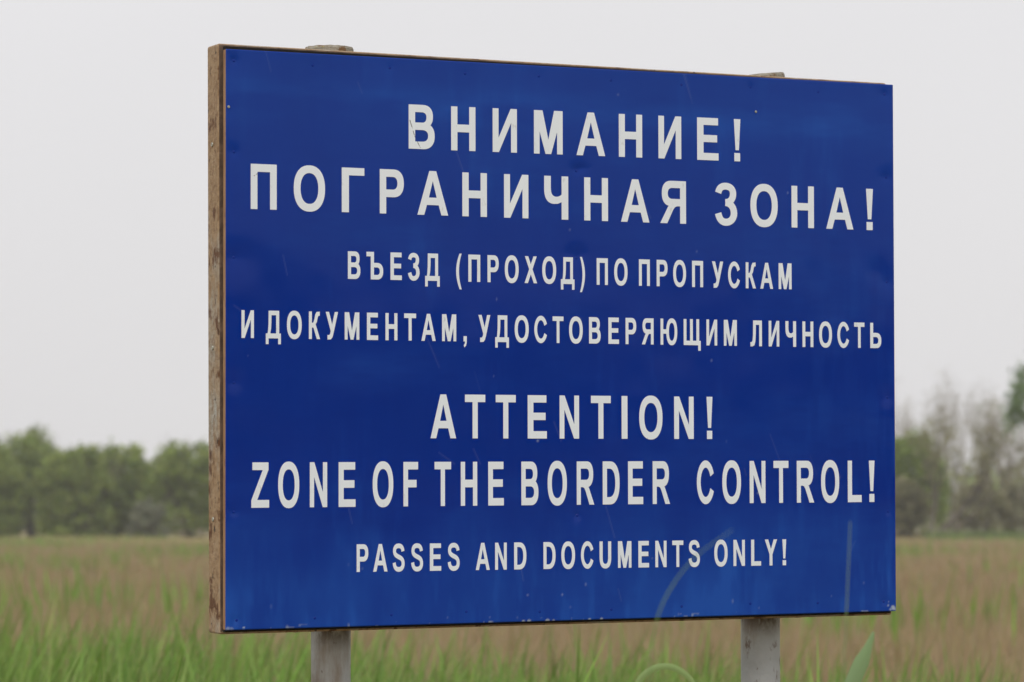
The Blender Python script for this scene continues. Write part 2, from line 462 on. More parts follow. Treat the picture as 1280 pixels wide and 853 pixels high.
# nail heads pressed in under the film
nail_me = None
for (x, z) in NAILS:
    if nail_me is None:
        bm = bmesh.new()
        rr = [(0.0038, 0.0), (0.0036, -0.0006), (0.0026, -0.0011), (0.0011, -0.0013)]
        rows = [[bm.verts.new((r * math.cos(2 * math.pi * k / 12), y, r * math.sin(2 * math.pi * k / 12))) for k in range(12)] for r, y in rr]
        for a_, b_ in zip(rows, rows[1:]):
            for k in range(12): bm.faces.new((a_[k], a_[(k + 1) % 12], b_[(k + 1) % 12], b_[k]))
        bm.faces.new(rows[-1])
        o = bm_obj('nail', bm, M['blue'], face, True); nail_me = o.data
    else:
        o = link(bpy.data.objects.new('nail', nail_me), face)
    o.location = (x, 0.0003, z)
    o.rotation_euler = (0, random.uniform(0, 3), 0)

# ---------------- lettering
def bez(p0, p1, p2, p3, n=10):
    return [((1 - t) ** 3 * p0[0] + 3 * (1 - t) ** 2 * t * p1[0] + 3 * (1 - t) * t * t * p2[0] + t ** 3 * p3[0],
             (1 - t) ** 3 * p0[1] + 3 * (1 - t) ** 2 * t * p1[1] + 3 * (1 - t) * t * t * p2[1] + t ** 3 * p3[1]) for t in [i / n for i in range(n + 1)]]
def Rc(x0, y0, x1, y1): return ('+', [(x0, y0), (x1, y0), (x1, y1), (x0, y1)])
def Pl(*p): return ('+', list(p))
def Ng(op): return ('-', op[1])
def El(cx_, cy_, rx, ry, n=2.25, k=44):
    out = []
    for i in range(k):
        t = 2 * math.pi * i / k; c, s = math.cos(t), math.sin(t)
        out.append((cx_ + rx * math.copysign(abs(c) ** (2 / n), c), cy_ + ry * math.copysign(abs(s) ** (2 / n), s)))
    return ('+', out)
def Dd(x0, y0, x1, y1, xs, n=2.3):
    ym, ry, rx = (y0 + y1) / 2, (y1 - y0) / 2, x1 - xs
    out = [(x0, y0)]
    for i in range(19):
        t = -math.pi / 2 + math.pi * i / 18; c, s = max(0, math.cos(t)), math.sin(t)
        out.append((xs + rx * c ** (2 / n), ym + ry * math.copysign(abs(s) ** (2 / n), s)))
    out.append((x0, y1))
    return ('+', out)
def St(path, px, py):
    L_, R_ = [], []
    for i, (x, y) in enumerate(path):
        a_ = path[max(0, i - 1)]; b_ = path[min(len(path) - 1, i + 1)]
        tx, ty = b_[0] - a_[0], b_[1] - a_[1]; ll = math.hypot(tx, ty) or 1
        nx_, ny_ = -ty / ll, tx / ll
        L_.append((x + nx_ * px, y + ny_ * py)); R_.append((x - nx_ * px, y - ny_ * py))
    return ('+', L_ + R_[::-1])
def mirror(w, ops): return [(s, [(w - x, y) for x, y in p]) for s, p in ops]

S_R = [Dd(0, 290, 610, 716, 380), ('-', Dd(148, 412, 462, 596, 350)[1]), Rc(0, 0, 148, 716), Pl((148, 290), (250, 290), (250, 412), (148, 412)),
       Pl((230, 300), (400, 330), (455, 275), (650, 0), (475, 0), (330, 222), (282, 272), (230, 290))]
S_B = [Dd(0, 340, 560, 716, 330), Dd(0, 0, 600, 425, 340), ('-', Dd(148, 428, 412, 596, 310)[1]), ('-', Dd(148, 120, 450, 308, 315)[1])]
S_O = [El(345, 358, 345, 370), ('-', El(345, 358, 197, 246)[1])]
S_C = [St([(345 + 272 * math.cos(t), 358 + 309 * math.sin(t)) for t in [R(24) + (R(336) - R(24)) * i / 30 for i in range(31)]], 73, 61)]
S_N = [Rc(0, 0, 140, 716), Rc(440, 0, 580, 716), Pl((0, 716), (148, 716), (580, 0), (432, 0))]
S_T = [Rc(0, 594, 590, 716), Rc(221, 0, 369, 716)]
S_E = [Rc(0, 0, 148, 716), Rc(0, 594, 490, 716), Rc(0, 305, 468, 427), Rc(0, 0, 500, 122)]
S_H = [Rc(0, 0, 148, 716), Rc(432, 0, 580, 716), Rc(0, 300, 580, 425)]
S_A = [Pl((0, 0), (280, 716), (440, 716), (720, 0)), ('-', [(158, -1), (562, -1), (498, 163), (222, 163)]), ('-', [(268, 284), (452, 284), (360, 555)])]
S_M = [Rc(0, 0, 134, 716), Rc(556, 0, 690, 716), Pl((0, 716), (205, 716), (412, 0), (278, 0)), Pl((690, 716), (485, 716), (278, 0), (412, 0))]
S_P = [Dd(0, 267, 560, 716, 320), ('-', Dd(148, 390, 412, 594, 300)[1]), Rc(0, 0, 148, 716)]
S_Z3 = [St(bez((66, 545), (90, 640), (160, 662), (235, 662)) + bez((235, 662), (350, 662), (408, 610), (408, 535))[1:] + bez((408, 535), (408, 440), (330, 385), (230, 385))[1:], 72, 58),
        St(bez((230, 385), (340, 385), (428, 310), (428, 205)) + bez((428, 205), (428, 110), (340, 50), (240, 50))[1:] + bez((240, 50), (140, 50), (85, 110), (62, 200))[1:], 74, 60)]
GLY = {
 'В': (600, S_B), 'Н': (580, S_H), 'И': (580, mirror(580, S_N)), 'М': (690, S_M), 'А': (720, S_A), 'Е': (500, S_E),
 '!': (170, [Pl((0, 716), (170, 716), (128, 188), (42, 188)), Rc(10, 0, 160, 140)]),
 'П': (580, [Rc(0, 0, 148, 716), Rc(432, 0, 580, 716), Rc(0, 592, 580, 716)]), 'О': (690, S_O),
 'Г': (470, [Rc(0, 0, 148, 716), Rc(0, 594, 470, 716)]), 'Р': (560, S_P),
 'Ч': (540, [Rc(392, 0, 540, 716), Pl(*(bez((0, 490), (0, 330), (90, 255), (225, 255)) + [(300, 258), (400, 290), (400, 412)] + bez((392, 412), (345, 378), (290, 372), (255, 375)) + bez((255, 375), (170, 385), (148, 440), (148, 520)) + [(148, 716), (0, 716)]))]),
 'Я': (650, mirror(650, S_R)), 'З': (502, S_Z3),
 'Ъ': (740, [Rc(0, 598, 330, 716), Rc(190, 0, 330, 716), Dd(190, 0, 740, 432, 480), ('-', Dd(330, 118, 592, 314, 460)[1])]),
 'Ь': (560, [Rc(0, 0, 146, 716), Dd(0, 0, 560, 432, 310), ('-', Dd(146, 118, 412, 314, 280)[1])]),
 'Д': (700, [Pl((130, 716), (620, 716), (620, 60), (60, 60), (100, 180), (122, 350)), ('-', [(262, 600), (480, 600), (480, 128), (205, 128), (240, 250), (256, 400)]), Rc(0, 0, 700, 128), Rc(0, -150, 124, 64), Rc(576, -150, 700, 64)]),
 '(': (270, [Pl(*(bez((170, 735), (-58, 420), (-58, 120), (170, -208)) + bez((270, -208), (92, 120), (92, 420), (270, 735))))]),
 'Х': (650, [Pl((0, 0), (170, 0), (632, 716), (465, 716)), Pl((18, 716), (185, 716), (650, 0), (478, 0))]),
 'У': (620, [Pl((0, 716), (165, 716), (385, 262), (305, 110)), Pl((458, 716), (620, 716), (392, 160), (340, 55), (262, -2), (90, -8), (90, 112), (180, 112), (228, 150), (255, 215))]),
 'С': (650, S_C),
 'К': (565, [Rc(0, 0, 148, 716), Pl((148, 295), (148, 418), (225, 432), (282, 525), (322, 640), (392, 706), (548, 716), (548, 608), (478, 604), (446, 566), (404, 445), (338, 388), (565, 0), (402, 0), (228, 298))]),
 ',': (150, [Rc(0, 0, 150, 142), Pl((72, 0), (150, 20), (146, -40), (112, -112), (44, -160), (6, -100), (58, -62))]),
 'Т': (590, S_T),
 'Ю': (880, [Rc(0, 0, 140, 716), Rc(140, 302, 330, 424), El(590, 358, 290, 370), ('-', El(590, 358, 152, 246)[1])]),
 'Щ': (880, [Rc(0, 0, 140, 716), Rc(330, 0, 470, 716), Rc(660, 0, 800, 716), Rc(0, 0, 880, 122), Rc(752, -150, 880, 60)]),
 'Л': (620, [Rc(474, 0, 620, 716), Rc(150, 594, 620, 716), Pl((150, 716), (296, 716), (288, 350), (262, 130), (205, 22), (110, -8), (0, -8), (0, 112), (66, 112), (112, 150), (138, 300))]),
}
GLY.update({'B': GLY['В'], 'H': GLY['Н'], 'M': GLY['М'], 'A': GLY['А'], 'E': GLY['Е'], 'O': GLY['О'], 'P': GLY['Р'], 'C': GLY['С'], 'T': GLY['Т'],
 ')': (270, mirror(270, GLY['('][1])), 'N': (580, S_N), 'I': (148, [Rc(0, 0, 148, 716)]), 'R': (650, S_R),
 'Z': (590, [Rc(0, 0, 590, 122), Rc(35, 594, 570, 716), Pl((0, 0), (0, 120), (385, 600), (570, 600), (192, 120), (192, 0))]),
 'F': (480, [Rc(0, 0, 148, 716), Rc(0, 594, 480, 716), Rc(0, 305, 430, 427)]),
 'D': (600, [Dd(0, 0, 600, 716, 260), ('-', Dd(148, 122, 450, 594, 240)[1])]),
 'L': (490, [Rc(0, 0, 148, 716), Rc(0, 0, 490, 122)]),
 'U': (570, [Pl(*([(0, 716), (0, 280)] + bez((0, 280), (0, 80), (110, -12), (285, -12)) + bez((285, -12), (460, -12), (570, 80), (570, 280)) + [(570, 716)])),
             ('-', [(148, 717), (148, 290)] + bez((148, 290), (148, 160), (195, 112), (285, 112)) + bez((285, 112), (375, 112), (422, 160), (422, 290)) + [(422, 717)])]),
 'Y': (640, [Rc(246, 0, 394, 310), Pl((0, 716), (172, 716), (394, 310), (394, 240), (246, 240), (246, 305)), Pl((640, 716), (468, 716), (246, 310), (246, 240), (394, 240), (394, 305))]),
 'S': (580, [St(bez((498, 520), (485, 620), (410, 664), (290, 664)) + bez((290, 664), (150, 664), (82, 610), (82, 528))[1:] + bez((82, 528), (82, 440), (170, 410), (290, 375))[1:]
               + bez((290, 375), (430, 338), (508, 300), (508, 200))[1:] + bez((508, 200), (508, 100), (420, 50), (290, 50))[1:] + bez((290, 50), (150, 50), (80, 110), (66, 225))[1:], 72, 61)]),
})

def inside(p, poly):
    x, y = p; c = False; j = len(poly) - 1
    for i in range(len(poly)):
        xi, yi = poly[i]; xj, yj = poly[j]
        if (yi > y) != (yj > y) and x < (xj - xi) * (y - yi) / (yj - yi) + xi: c = not c
        j = i
    return c

GCACHE = {}
def glyph_mesh(ch):
    if ch in GCACHE: return GCACHE[ch]
    w, ops = GLY[ch]
    vs, es = [], []
    for s, poly in ops:
        b0 = len(vs); k = len(poly)
        vs += [Vector(p) for p in poly]
        es += [(b0 + i, b0 + (i + 1) % k) for i in range(k)]
    ov, oe, of, *_ = delaunay_2d_cdt(vs, es, [], 0, 0.4)
    keep = []
    for f in of:
        c = ((ov[f[0]].x + ov[f[1]].x + ov[f[2]].x) / 3, (ov[f[0]].y + ov[f[1]].y + ov[f[2]].y) / 3)
        st = False
        for s, poly in ops:
            if inside(c, poly): st = (s == '+')
        if st: keep.append(tuple(f))
    cnt = {}
    for f in keep:
        for i in range(3):
            e = (f[i], f[(i + 1) % 3])
            if (e[1], e[0]) in cnt: del cnt[(e[1], e[0])]
            else: cnt[e] = 1
    GCACHE[ch] = (w, [(v.x, v.y) for v in ov], keep, list(cnt))
    return GCACHE[ch]

for (txt, b0, slope, cap_h, us) in TEXT:
    i = 0
    for word in txt.split():
        V, Fc = [], []
        for ch in word:
            w, gv, tri, rim = glyph_mesh(ch)
            u0, u1 = us[2 * i], us[2 * i + 1]; i += 1
            n0 = len(V); k = len(gv)
            for yy in (-0.0011, -0.0003):
                for (gx, gy) in gv:
                    u = u0 + gx / w * (u1 - u0)
                    V.append((u, yy, b0 + slope * u + gy / 716 * cap_h))
            Fc += [(n0 + a_, n0 + b_, n0 + c_) for a_, b_, c_ in tri]
            Fc += [(n0 + b_, n0 + a_, n0 + k + a_, n0 + k + b_) for a_, b_ in rim]
        mesh_obj('lettered_word', V, Fc, M['white'], face)

# ---------------- frame: rectangular steel ring behind the board, leaning a little away from it at the top
def prism(bm, pts):
    """pts: 8 points, bottom loop then top loop"""
    vs = [bm.verts.new(p) for p in pts]
    for f in ((0, 1, 2, 3), (7, 6, 5, 4), (0, 4, 5, 1), (1, 5, 6, 2), (2, 6, 7, 3), (3, 7, 4, 0)):
        bm.faces.new([vs[i] for i in f])
    return vs
def yf(z): return 0.033 + 0.014 * z / 1.5       # front of the frame
FD = 0.082                                      # depth of the steel section
x0, x1, zb, ztl, ztr = -0.0045, 2.0085, -0.0125, 1.503, 1.4935
TH = 0.045
def ring_members():
    bm = bmesh.new()
    corners_o = [(x0, zb), (x1, zb), (x1, ztr), (x0, ztl)]
    corners_i = [(x0 + TH, zb + TH), (x1 - TH, zb + TH), (x1 - TH, ztr - TH), (x0 + TH, ztl - TH)]
    of = [bm.verts.new((x, yf(z), z)) for x, z in corners_o]; ob = [bm.verts.new((x, yf(z) + FD, z)) for x, z in corners_o]
    nf = [bm.verts.new((x, yf(z), z)) for x, z in corners_i]; nb = [bm.verts.new((x, yf(z) + FD, z)) for x, z in corners_i]
    for i in range(4):
        j = (i + 1) % 4
        bm.faces.new((of[i], of[j], nf[j], nf[i])); bm.faces.new((ob[j], ob[i], nb[i], nb[j]))
        bm.faces.new((of[j], of[i], ob[i], ob[j])); bm.faces.new((nf[i], nf[j], nb[j], nb[i]))
    bm.edges.ensure_lookup_table()
    es = [e for e in bm.edges if any(v in of or v in ob for v in e.verts) and not (any(v in nf or v in nb for v in e.verts))]
    bmesh.ops.bevel(bm, geom=es, offset=0.006, segments=3, affect='EDGES', profile=0.5)
    return bm
frame = part('frame', ring_members(), M['frame'])
frame.data.materials.append(M['rust'])
for p_ in frame.data.polygons:
    if p_.normal.y < -0.75 and p_.center.z > 0.1: p_.material_index = 1
# cross rails behind the board that the posts are welded to
for z in (0.46, 0.98):
    bm = bmesh.new(); add_box(bm, (x0 + TH, 0.05, z), (x1 - TH, 0.10, z + 0.04), 0.003)
    part('cross_rail', bm, M['frame'])
# shade of the gap put in as black bars, then fixing strips between board and frame
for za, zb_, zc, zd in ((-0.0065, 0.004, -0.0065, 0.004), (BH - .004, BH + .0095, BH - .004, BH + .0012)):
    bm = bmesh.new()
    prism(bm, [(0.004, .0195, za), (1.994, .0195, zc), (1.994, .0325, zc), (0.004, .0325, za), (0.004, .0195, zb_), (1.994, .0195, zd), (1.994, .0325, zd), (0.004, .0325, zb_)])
    part('gap_shade_bar', bm, M['gap_shade'])
for xx in (0.016, 1.945):
    bm = bmesh.new(); add_box(bm, (xx, 0.0212, 0.02), (xx + 0.03, 0.0335, BH - 0.02))
    part('spacer_strip', bm, M['rust'])

def screw(parent, loc, axis, r=0.006):
    bm = bmesh.new()
    rows = [[bm.verts.new((q * math.cos(2 * math.pi * k / 14), q * math.sin(2 * math.pi * k / 14), h)) for k in range(14)]
            for q, h in ((r, 0), (r, .0012), (r * .75, .0026), (r * .42, .0028), (r * .36, .0012))]
    for a_, b_ in zip(rows, rows[1:]):
        for k in range(14): bm.faces.new((a_[k], a_[(k + 1) % 14], b_[(k + 1) % 14], b_[k]))
    bm.faces.new(rows[-1]); bm.faces.new(rows[0][::-1])
    o = bm_obj('screw', bm, M['zinc'], parent, True)
    o.rotation_euler = Vector(axis).to_track_quat('Z', 'Y').to_euler()
    o.location = loc
    return o
for z in (1.245, 0.28, 0.72):
    screw(frame, (x0 - 0.0002, yf(z) + 0.042, z), (-1, 0, 0))
for (x, z) in ((0.0075, 1.335), (1.555, 1.388)):
    screw(face, (x, 0.0, z), (0, -1, 0), 0.0036)
for x in (0.22, 1.72):
    screw(frame, (x, 0.07, zb - 0.0002), (0, 0, -1), 0.008)

# ---------------- posts (pipes) behind the frame with cap discs
def post(xc, yc, r, ztop):
    bm = bmesh.new(); N = 40
    zs = [-1.45, -1.0, -0.5, -0.2, 0.0, 0.4, 0.9, ztop]
    rows = [[bm.verts.new((xc + r * math.cos(2 * math.pi * k / N), yc + r * math.sin(2 * math.pi * k / N), z)) for k in range(N)] for z in zs]
    for a_, b_ in zip(rows, rows[1:]):
        for k in range(N): bm.faces.new((a_[k], a_[(k + 1) % N], b_[(k + 1) % N], b_[k]))
    bm.faces.new(rows[-1]); bm.faces.new(rows[0][::-1])
    return part('post', bm, M['post'], smooth=False)
def cap(parent, xc, yc, r, z0, h, tilt):
    bm = bmesh.new(); N = 40; rr = random.Random(int(xc * 100))
    prof = ((r * .97, 0), (r, .004), (r, h - .006), (r * .96, h), (r * .5, h + .002))
    jit = [1 + rr.uniform(-.012, .012) for _ in range(N)]
    jz = [rr.uniform(-.0010, .0006) for _ in range(N)]
    rows = [[bm.verts.new((q * jit[k] * math.cos(2 * math.pi * k / N), q * jit[k] * math.sin(2 * math.pi * k / N), z + (jz[k] if i > 1 else 0))) for k in range(N)] for i, (q, z) in enumerate(prof)]
    for a_, b_ in zip(rows, rows[1:]):
        for k in range(N): bm.faces.new((a_[k], a_[(k + 1) % N], b_[(k + 1) % N], b_[k]))
    bm.faces.new(rows[-1]); bm.faces.new(rows[0][::-1])
    o = bm_obj('post_cap', bm, M['cap'], parent)
    o.rotation_euler = (0, tilt, 0); o.location = (xc, yc, z0)
    return o
def smooth_sides(o):
    for p_ in o.data.polygons: p_.use_smooth = len(p_.vertices) == 4
pl = post(0.3602, 0.176, 0.0525, 1.500); smooth_sides(pl)
pr = post(1.6627, 0.176, 0.0550, 1.470); smooth_sides(pr)
cap(pl, 0.358, 0.182, 0.0655, 1.4960, 0.029, 0.0)
cap(pr, 1.669, 0.186, 0.0770, 1.4850, 0.029, -0.125)
# steel shoes welded between frame and posts
for xc in (0.3602, 1.6627):
    for z in (0.42, 0.94):
        bm = bmesh.new(); add_box(bm, (xc - .04, 0.1155, z), (xc + .04, 0.135, z + .12), 0.002)
        part('weld_plate', bm, M['rust'])

# ------------------------------------------------------------------ grass and reeds
def blade_mesh(name, P, H, Wd, lean, az, curve, tone, mat, label, cat, segs=3):
    """P (n,3) roots; H heights; Wd widths; lean = horizontal tip offset / height; az lean direction"""
    n = len(P)
    face_az = az + rng.uniform(-1.2, 1.2, n) + math.pi / 2
    sx, sy = np.cos(face_az) * Wd / 2, np.sin(face_az) * Wd / 2
    lx, ly = np.cos(az), np.sin(az)
    V = []; T = []
    for i in range(segs + 1):
        t = i / segs
        off = lean * H * (t ** curve)
        cx_ = P[:, 0] + lx * off; cy_ = P[:, 1] + ly * off
        cz = P[:, 2] + H * t * np.sqrt(np.clip(1 - (lean * t) ** 2 * .5, .3, 1))
        wf = (1.0 if i == 0 else 0.95 if i == 1 else 0.7) if i < segs else 0.06
        V += [np.stack([cx_ - sx * wf, cy_ - sy * wf, cz], 1), np.stack([cx_ + sx * wf, cy_ + sy * wf, cz], 1)]
        T += [tone, tone]
    V = np.stack(V, 1)          # n, 2(segs+1), 3
    T = np.stack(T, 1)
    k = V.shape[1]
    base = (np.arange(n) * k)[:, None]
    Fs = [base + np.array([[2 * i, 2 * i + 1, 2 * i + 3, 2 * i + 2]]) for i in range(segs)]
    Fq = np.stack(Fs, 1).reshape(-1, 4)
    o = np_mesh(name, V.reshape(-1, 3), Fq, mat, None, dict(tone=T.reshape(-1, 4)))
    return tag(o, label, cat, kind='stuff')

def scatter(n, d0, d1, power=1.0, margin=4.0, slope=0.19):
    d = d0 + (d1 - d0) * rng.random(n) ** power
    # weight by width: accept-reject is overkill, widths vary slowly over each band
    x = (rng.random(n) * 2 - 1) * (slope * d + margin)
    return x, d

def tones(n, cols, jit=0.12):
    cols = np.array(cols); k = rng.integers(0, len(cols), n)
    c = cols[k] * (1 + rng.normal(0, jit, (n, 1))) * (1 + rng.normal(0, 0.05, (n, 3)))
    return np.concatenate([np.clip(c, 0.005, 0.9), np.ones((n, 1))], 1)

GREEN = [(.17, .29, .05), (.21, .33, .065), (.14, .25, .04), (.23, .32, .085), (.19, .29, .065)]
BROWN = [(.35, .26, .16), (.315, .24, .14), (.38, .28, .18), (.335, .265, .135), (.30, .25, .115)]
TAN = [(.46, .37, .19), (.42, .36, .17), (.38, .32, .15), (.34, .32, .13)]

def field():
    # tall young green reeds close by, denser on the left
    n = 85000
    x, d = scatter(n, 9, 40, 1.1)
    px = x / d
    dens = vnoise(x * 0.45 + 50, d * 0.22 + 50, 5, 3)
    side = np.clip(px / .16, -1, 1)
    keep = rng.random(n) < np.clip(1.2 - (d - 18) / (11 - 4 * side), 0.0, 1) ** 1.5 * np.clip((dens - .22 - .20 * side) * 4.2, .05, 1)
    x, d = x[keep], d[keep]; m = len(x)
    H = rng.gamma(12, .046, m) * (0.8 + .5 * vnoise(x * .8 + 9, d * .8, 15, 2)) * np.where(x / d < -.05, 1.0, .88)
    blade_mesh('green_grass', np.stack([x, d, np.zeros(m)], 1), np.clip(H, .2, 1.15), rng.uniform(.010, .026, m), rng.uniform(.08, .5, m),
               rng.normal(0.25, 1.3, m), rng.uniform(1.5, 2.6, m)[0], tones(m, GREEN), M['grass'],
               'fresh green reed grass growing in front of the brown field', 'grass', 4)
    # green shoots scattered in patches through the field behind
    n = 60000
    x, d = scatter(n, 36, 215, 1.2)
    dens = vnoise(x * 0.16 + 20, d * 0.055 + 40, 45, 3)
    keep = rng.random(n) < np.clip((dens - .54) * 3.6, .015, .6) * np.clip(.30 + (d - 45) / 80 + .7 * (x / d > .05), 0, 1)
    x, d = x[keep], d[keep]; m = len(x)
    blade_mesh('green_shoots', np.stack([x, d, np.zeros(m)], 1), rng.uniform(.45, .95, m), rng.uniform(.02, .05, m) * (1 + d / 250), rng.uniform(.05, .35, m),
               rng.uniform(0, 6.28, m), 2.0, tones(m, GREEN + [(.24, .26, .10)]), M['grass'], 'green shoots in patches among the dry brown reeds', 'grass', 2)
    # last year's dry stalks
    n = 130000
    x, d = scatter(n, 8, 75, 1.25)
    m = n
    blade_mesh('dry_reeds', np.stack([x, d, np.zeros(m)], 1), rng.uniform(.30, .52, m) * (.75 + .5 * vnoise(x * .5 + 3, d * .5 + 3, 61, 2)), rng.uniform(.006, .016, m), rng.uniform(.05, .5, m),
               rng.uniform(0, 6.28, m), 1.8, tones(m, BROWN, .06), M['reed'], 'dry pinkish brown stalks covering the near part of the field', 'reeds', 2)
    n = 270000
    x, d = scatter(n, 60, 240, 1.1, 12, .24)
    m = n
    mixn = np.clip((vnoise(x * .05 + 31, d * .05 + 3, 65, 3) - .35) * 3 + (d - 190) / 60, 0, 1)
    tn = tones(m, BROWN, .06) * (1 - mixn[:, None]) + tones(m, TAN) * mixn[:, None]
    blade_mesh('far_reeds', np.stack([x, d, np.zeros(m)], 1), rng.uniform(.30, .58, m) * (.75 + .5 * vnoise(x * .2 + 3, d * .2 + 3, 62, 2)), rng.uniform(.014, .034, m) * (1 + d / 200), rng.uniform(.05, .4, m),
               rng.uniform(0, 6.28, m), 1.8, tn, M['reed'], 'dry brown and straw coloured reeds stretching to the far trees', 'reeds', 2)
    # low sward under everything close to the posts
    n = 16000
    x, d = scatter(n, 3.0, 12, 1.0, 3.0, .3)
    m = n
    blade_mesh('short_grass', np.stack([x, d, np.zeros(m)], 1), rng.uniform(.08, .35, m), rng.uniform(.005, .011, m), rng.uniform(.1, .6, m),
               rng.uniform(0, 6.28, m), 1.8, tones(m, GREEN + BROWN[:2]), M['grass'], 'short grass round the feet of the sign posts', 'grass', 2)
field()

# ------------------------------------------------------------------ trees
def px2x(px, d): return (px - 640.0) / 4000.0 * d
def py2z(py, d): return 1.6 + (652.0 - py) / 4000.0 * d

def tube(V, Fc, p0, p1, r0, r1, k=5):
    a_ = (p1 - p0)
    if a_.length < 1e-5: return
    z_ = a_.normalized(); u = z_.orthogonal().normalized(); w = z_.cross(u)
    b0 = len(V)
    for p, r in ((p0, r0), (p1, r1)):
        for i in range(k):
            t = 2 * math.pi * i / k
            V.append(p + u * (r * math.cos(t)) + w * (r * math.sin(t)))
    for i in range(k):
        Fc.append((b0 + i, b0 + (i + 1) % k, b0 + k + (i + 1) % k, b0 + k + i))

def grow(V, Fc, tips, rnd, p, dir_, length, r, depth, up=0.25, spread=0.55, kids=(2, 3), segs=3):
    for s in range(segs):
        q = p + dir_ * (length / segs)
        r2 = r * (0.86 if s < segs - 1 else 0.78)
        tube(V, Fc, p, q, r, r2, 5 if r > .05 else 3)
        p, r = q, r2
        dir_ = (dir_ + Vector((rnd.gauss(0, .10), rnd.gauss(0, .10), up * .12))).normalized()
        if depth > 0 and s >= 1:
            d2 = (dir_ + Vector((rnd.gauss(0, spread), rnd.gauss(0, spread), up))).normalized()
            grow(V, Fc, tips, rnd, p, d2, length * rnd.uniform(.55, .8), r * .55, depth - 1, up, spread, kids, segs)
    tips.append(p)
    if depth > 0:
        for _ in range(rnd.randint(*kids)):
            d2 = (dir_ + Vector((rnd.gauss(0, spread), rnd.gauss(0, spread), up))).normalized()
            grow(V, Fc, tips, rnd, p, d2, length * rnd.uniform(.55, .8), r * .72, depth - 1, up, spread, kids, segs)

def leaves(C, n_per, sig, size, cols, seed, parent, name='crown', elong=1.6, droop=0.3):
    g = np.random.default_rng(seed)
    C = np.asarray(C); m = len(C) * n_per
    base = np.repeat(C, n_per, 0)
    clump = np.repeat(g.normal(1, .16, len(C)), n_per)
    pos = base + g.normal(0, 1, (m, 3)) * np.asarray(sig)
    pos[:, 2] = np.maximum(pos[:, 2], .15)
    a_ = g.normal(0, 1, (m, 3)); a_[:, 2] = a_[:, 2] * .6 + droop; a_ /= np.linalg.norm(a_, axis=1)[:, None]
    b_ = np.cross(a_, g.normal(0, 1, (m, 3))); b_ /= np.linalg.norm(b_, axis=1)[:, None] + 1e-9
    s_ = size * g.uniform(.6, 1.35, m)[:, None]
    P0 = pos - a_ * s_ * elong / 2; P1 = pos + b_ * s_ * .5; P2 = pos + a_ * s_ * elong / 2; P3 = pos - b_ * s_ * .5
    V = np.stack([P0, P1, P2, P3], 1).reshape(-1, 3)
    Fq = np.arange(m * 4).reshape(-1, 4)
    cols = np.array(cols)
    c = cols[g.integers(0, len(cols), m)] * clump[:, None] * (1 + g.normal(0, .10, (m, 1)))
    T = np.repeat(np.concatenate([np.clip(c, .01, .8), np.ones((m, 1))], 1), 4, 0)
    return np_mesh(name, V, Fq, M['leaf'], parent, dict(tone=T))

WILLOW = [(.21, .295, .05), (.29, .375, .07), (.16, .235, .045), (.31, .355, .09), (.23, .27, .075)]
OLIVE = [(.24, .24, .11), (.27, .26, .14), (.21, .22, .10), (.29, .265, .17)]
FRESH = [(.13, .23, .055), (.16, .26, .065), (.11, .19, .05)]

def leafy_tree(name, px, top, wpx, d, label, cat, seed, cols=WILLOW, dens=1.0, low=0.08, group=None, lean=0.0, size=.26, trunks=3):
    x, zt = px2x(px, d), py2z(top, d)
    wd = wpx / 4000.0 * d * 1.18
    rnd = random.Random(seed); g = np.random.default_rng(seed)
    root = bpy.data.objects.new(name, None); link(root); root.location = (x, d, 0); root.empty_display_size = .5
    tag(root, label, cat, group)
    V, Fc, tips = [], [], []
    for _ in range(trunks):
        sp_ = .45 if trunks > 1 else .06
        dr = Vector((rnd.uniform(-sp_, sp_) + lean, rnd.uniform(-sp_, sp_), 1)).normalized()
        grow(V, Fc, tips, rnd, Vector((rnd.uniform(-.3, .3), rnd.uniform(-.3, .3), -.1)), dr, zt * (.42 if trunks > 1 else .66), .03 * zt * rnd.uniform(.6, 1), 2 if trunks > 1 else 0, .3, .5 if trunks > 1 else .25, (1, 2))
    mesh_obj('trunk', V, Fc, M['bark'], root)
    # crown: leaf clumps inside a lumpy rounded envelope, with holes
    ph = g.uniform(0, 6.28, 4)
    def env(u, v):
        lump = .025 * np.sin(u * 5.2 + ph[0]) + .022 * np.sin(u * 10.5 + ph[1] + v * 4) + .02 * np.sin(u * 21 + v * 6 + ph[2])
        return zt * np.clip(1.0 - .34 * np.abs(u) ** 2.4 - .16 * v * v + lump - .05, .2, .985)
    k = int(460 * dens)
    u = g.uniform(-1, 1, k); v = g.uniform(-1, 1, k); ok = u * u * .9 + v * v < 1.05
    u, v = u[ok], v[ok]; k = len(u)
    e = env(u, v)
    fr = low + (.975 - low) * g.random(k) ** .62
    hole = np.sin(u * 7 + ph[3]) * np.sin(fr * 8 + ph[0]) + .5 * np.sin(u * 13 + fr * 11 + ph[2])
    ok = hole > (-.75 if dens > .7 else -.35)
    u, v, e, fr = u[ok], v[ok], e[ok], fr[ok]
    C = np.stack([u * wd * .5 * np.where(fr < .35, .80 + .2 * fr / .35, 1.0) + lean * fr * zt * .5, v * wd * .42, e * fr - zt * .05], 1)
    ze = np.clip(C[:, 2] / zt, 0, 1)
    leaves(C, 38, (wd * .046, wd * .046, zt * .032), size * .8, cols, seed + 1, root)
    return root

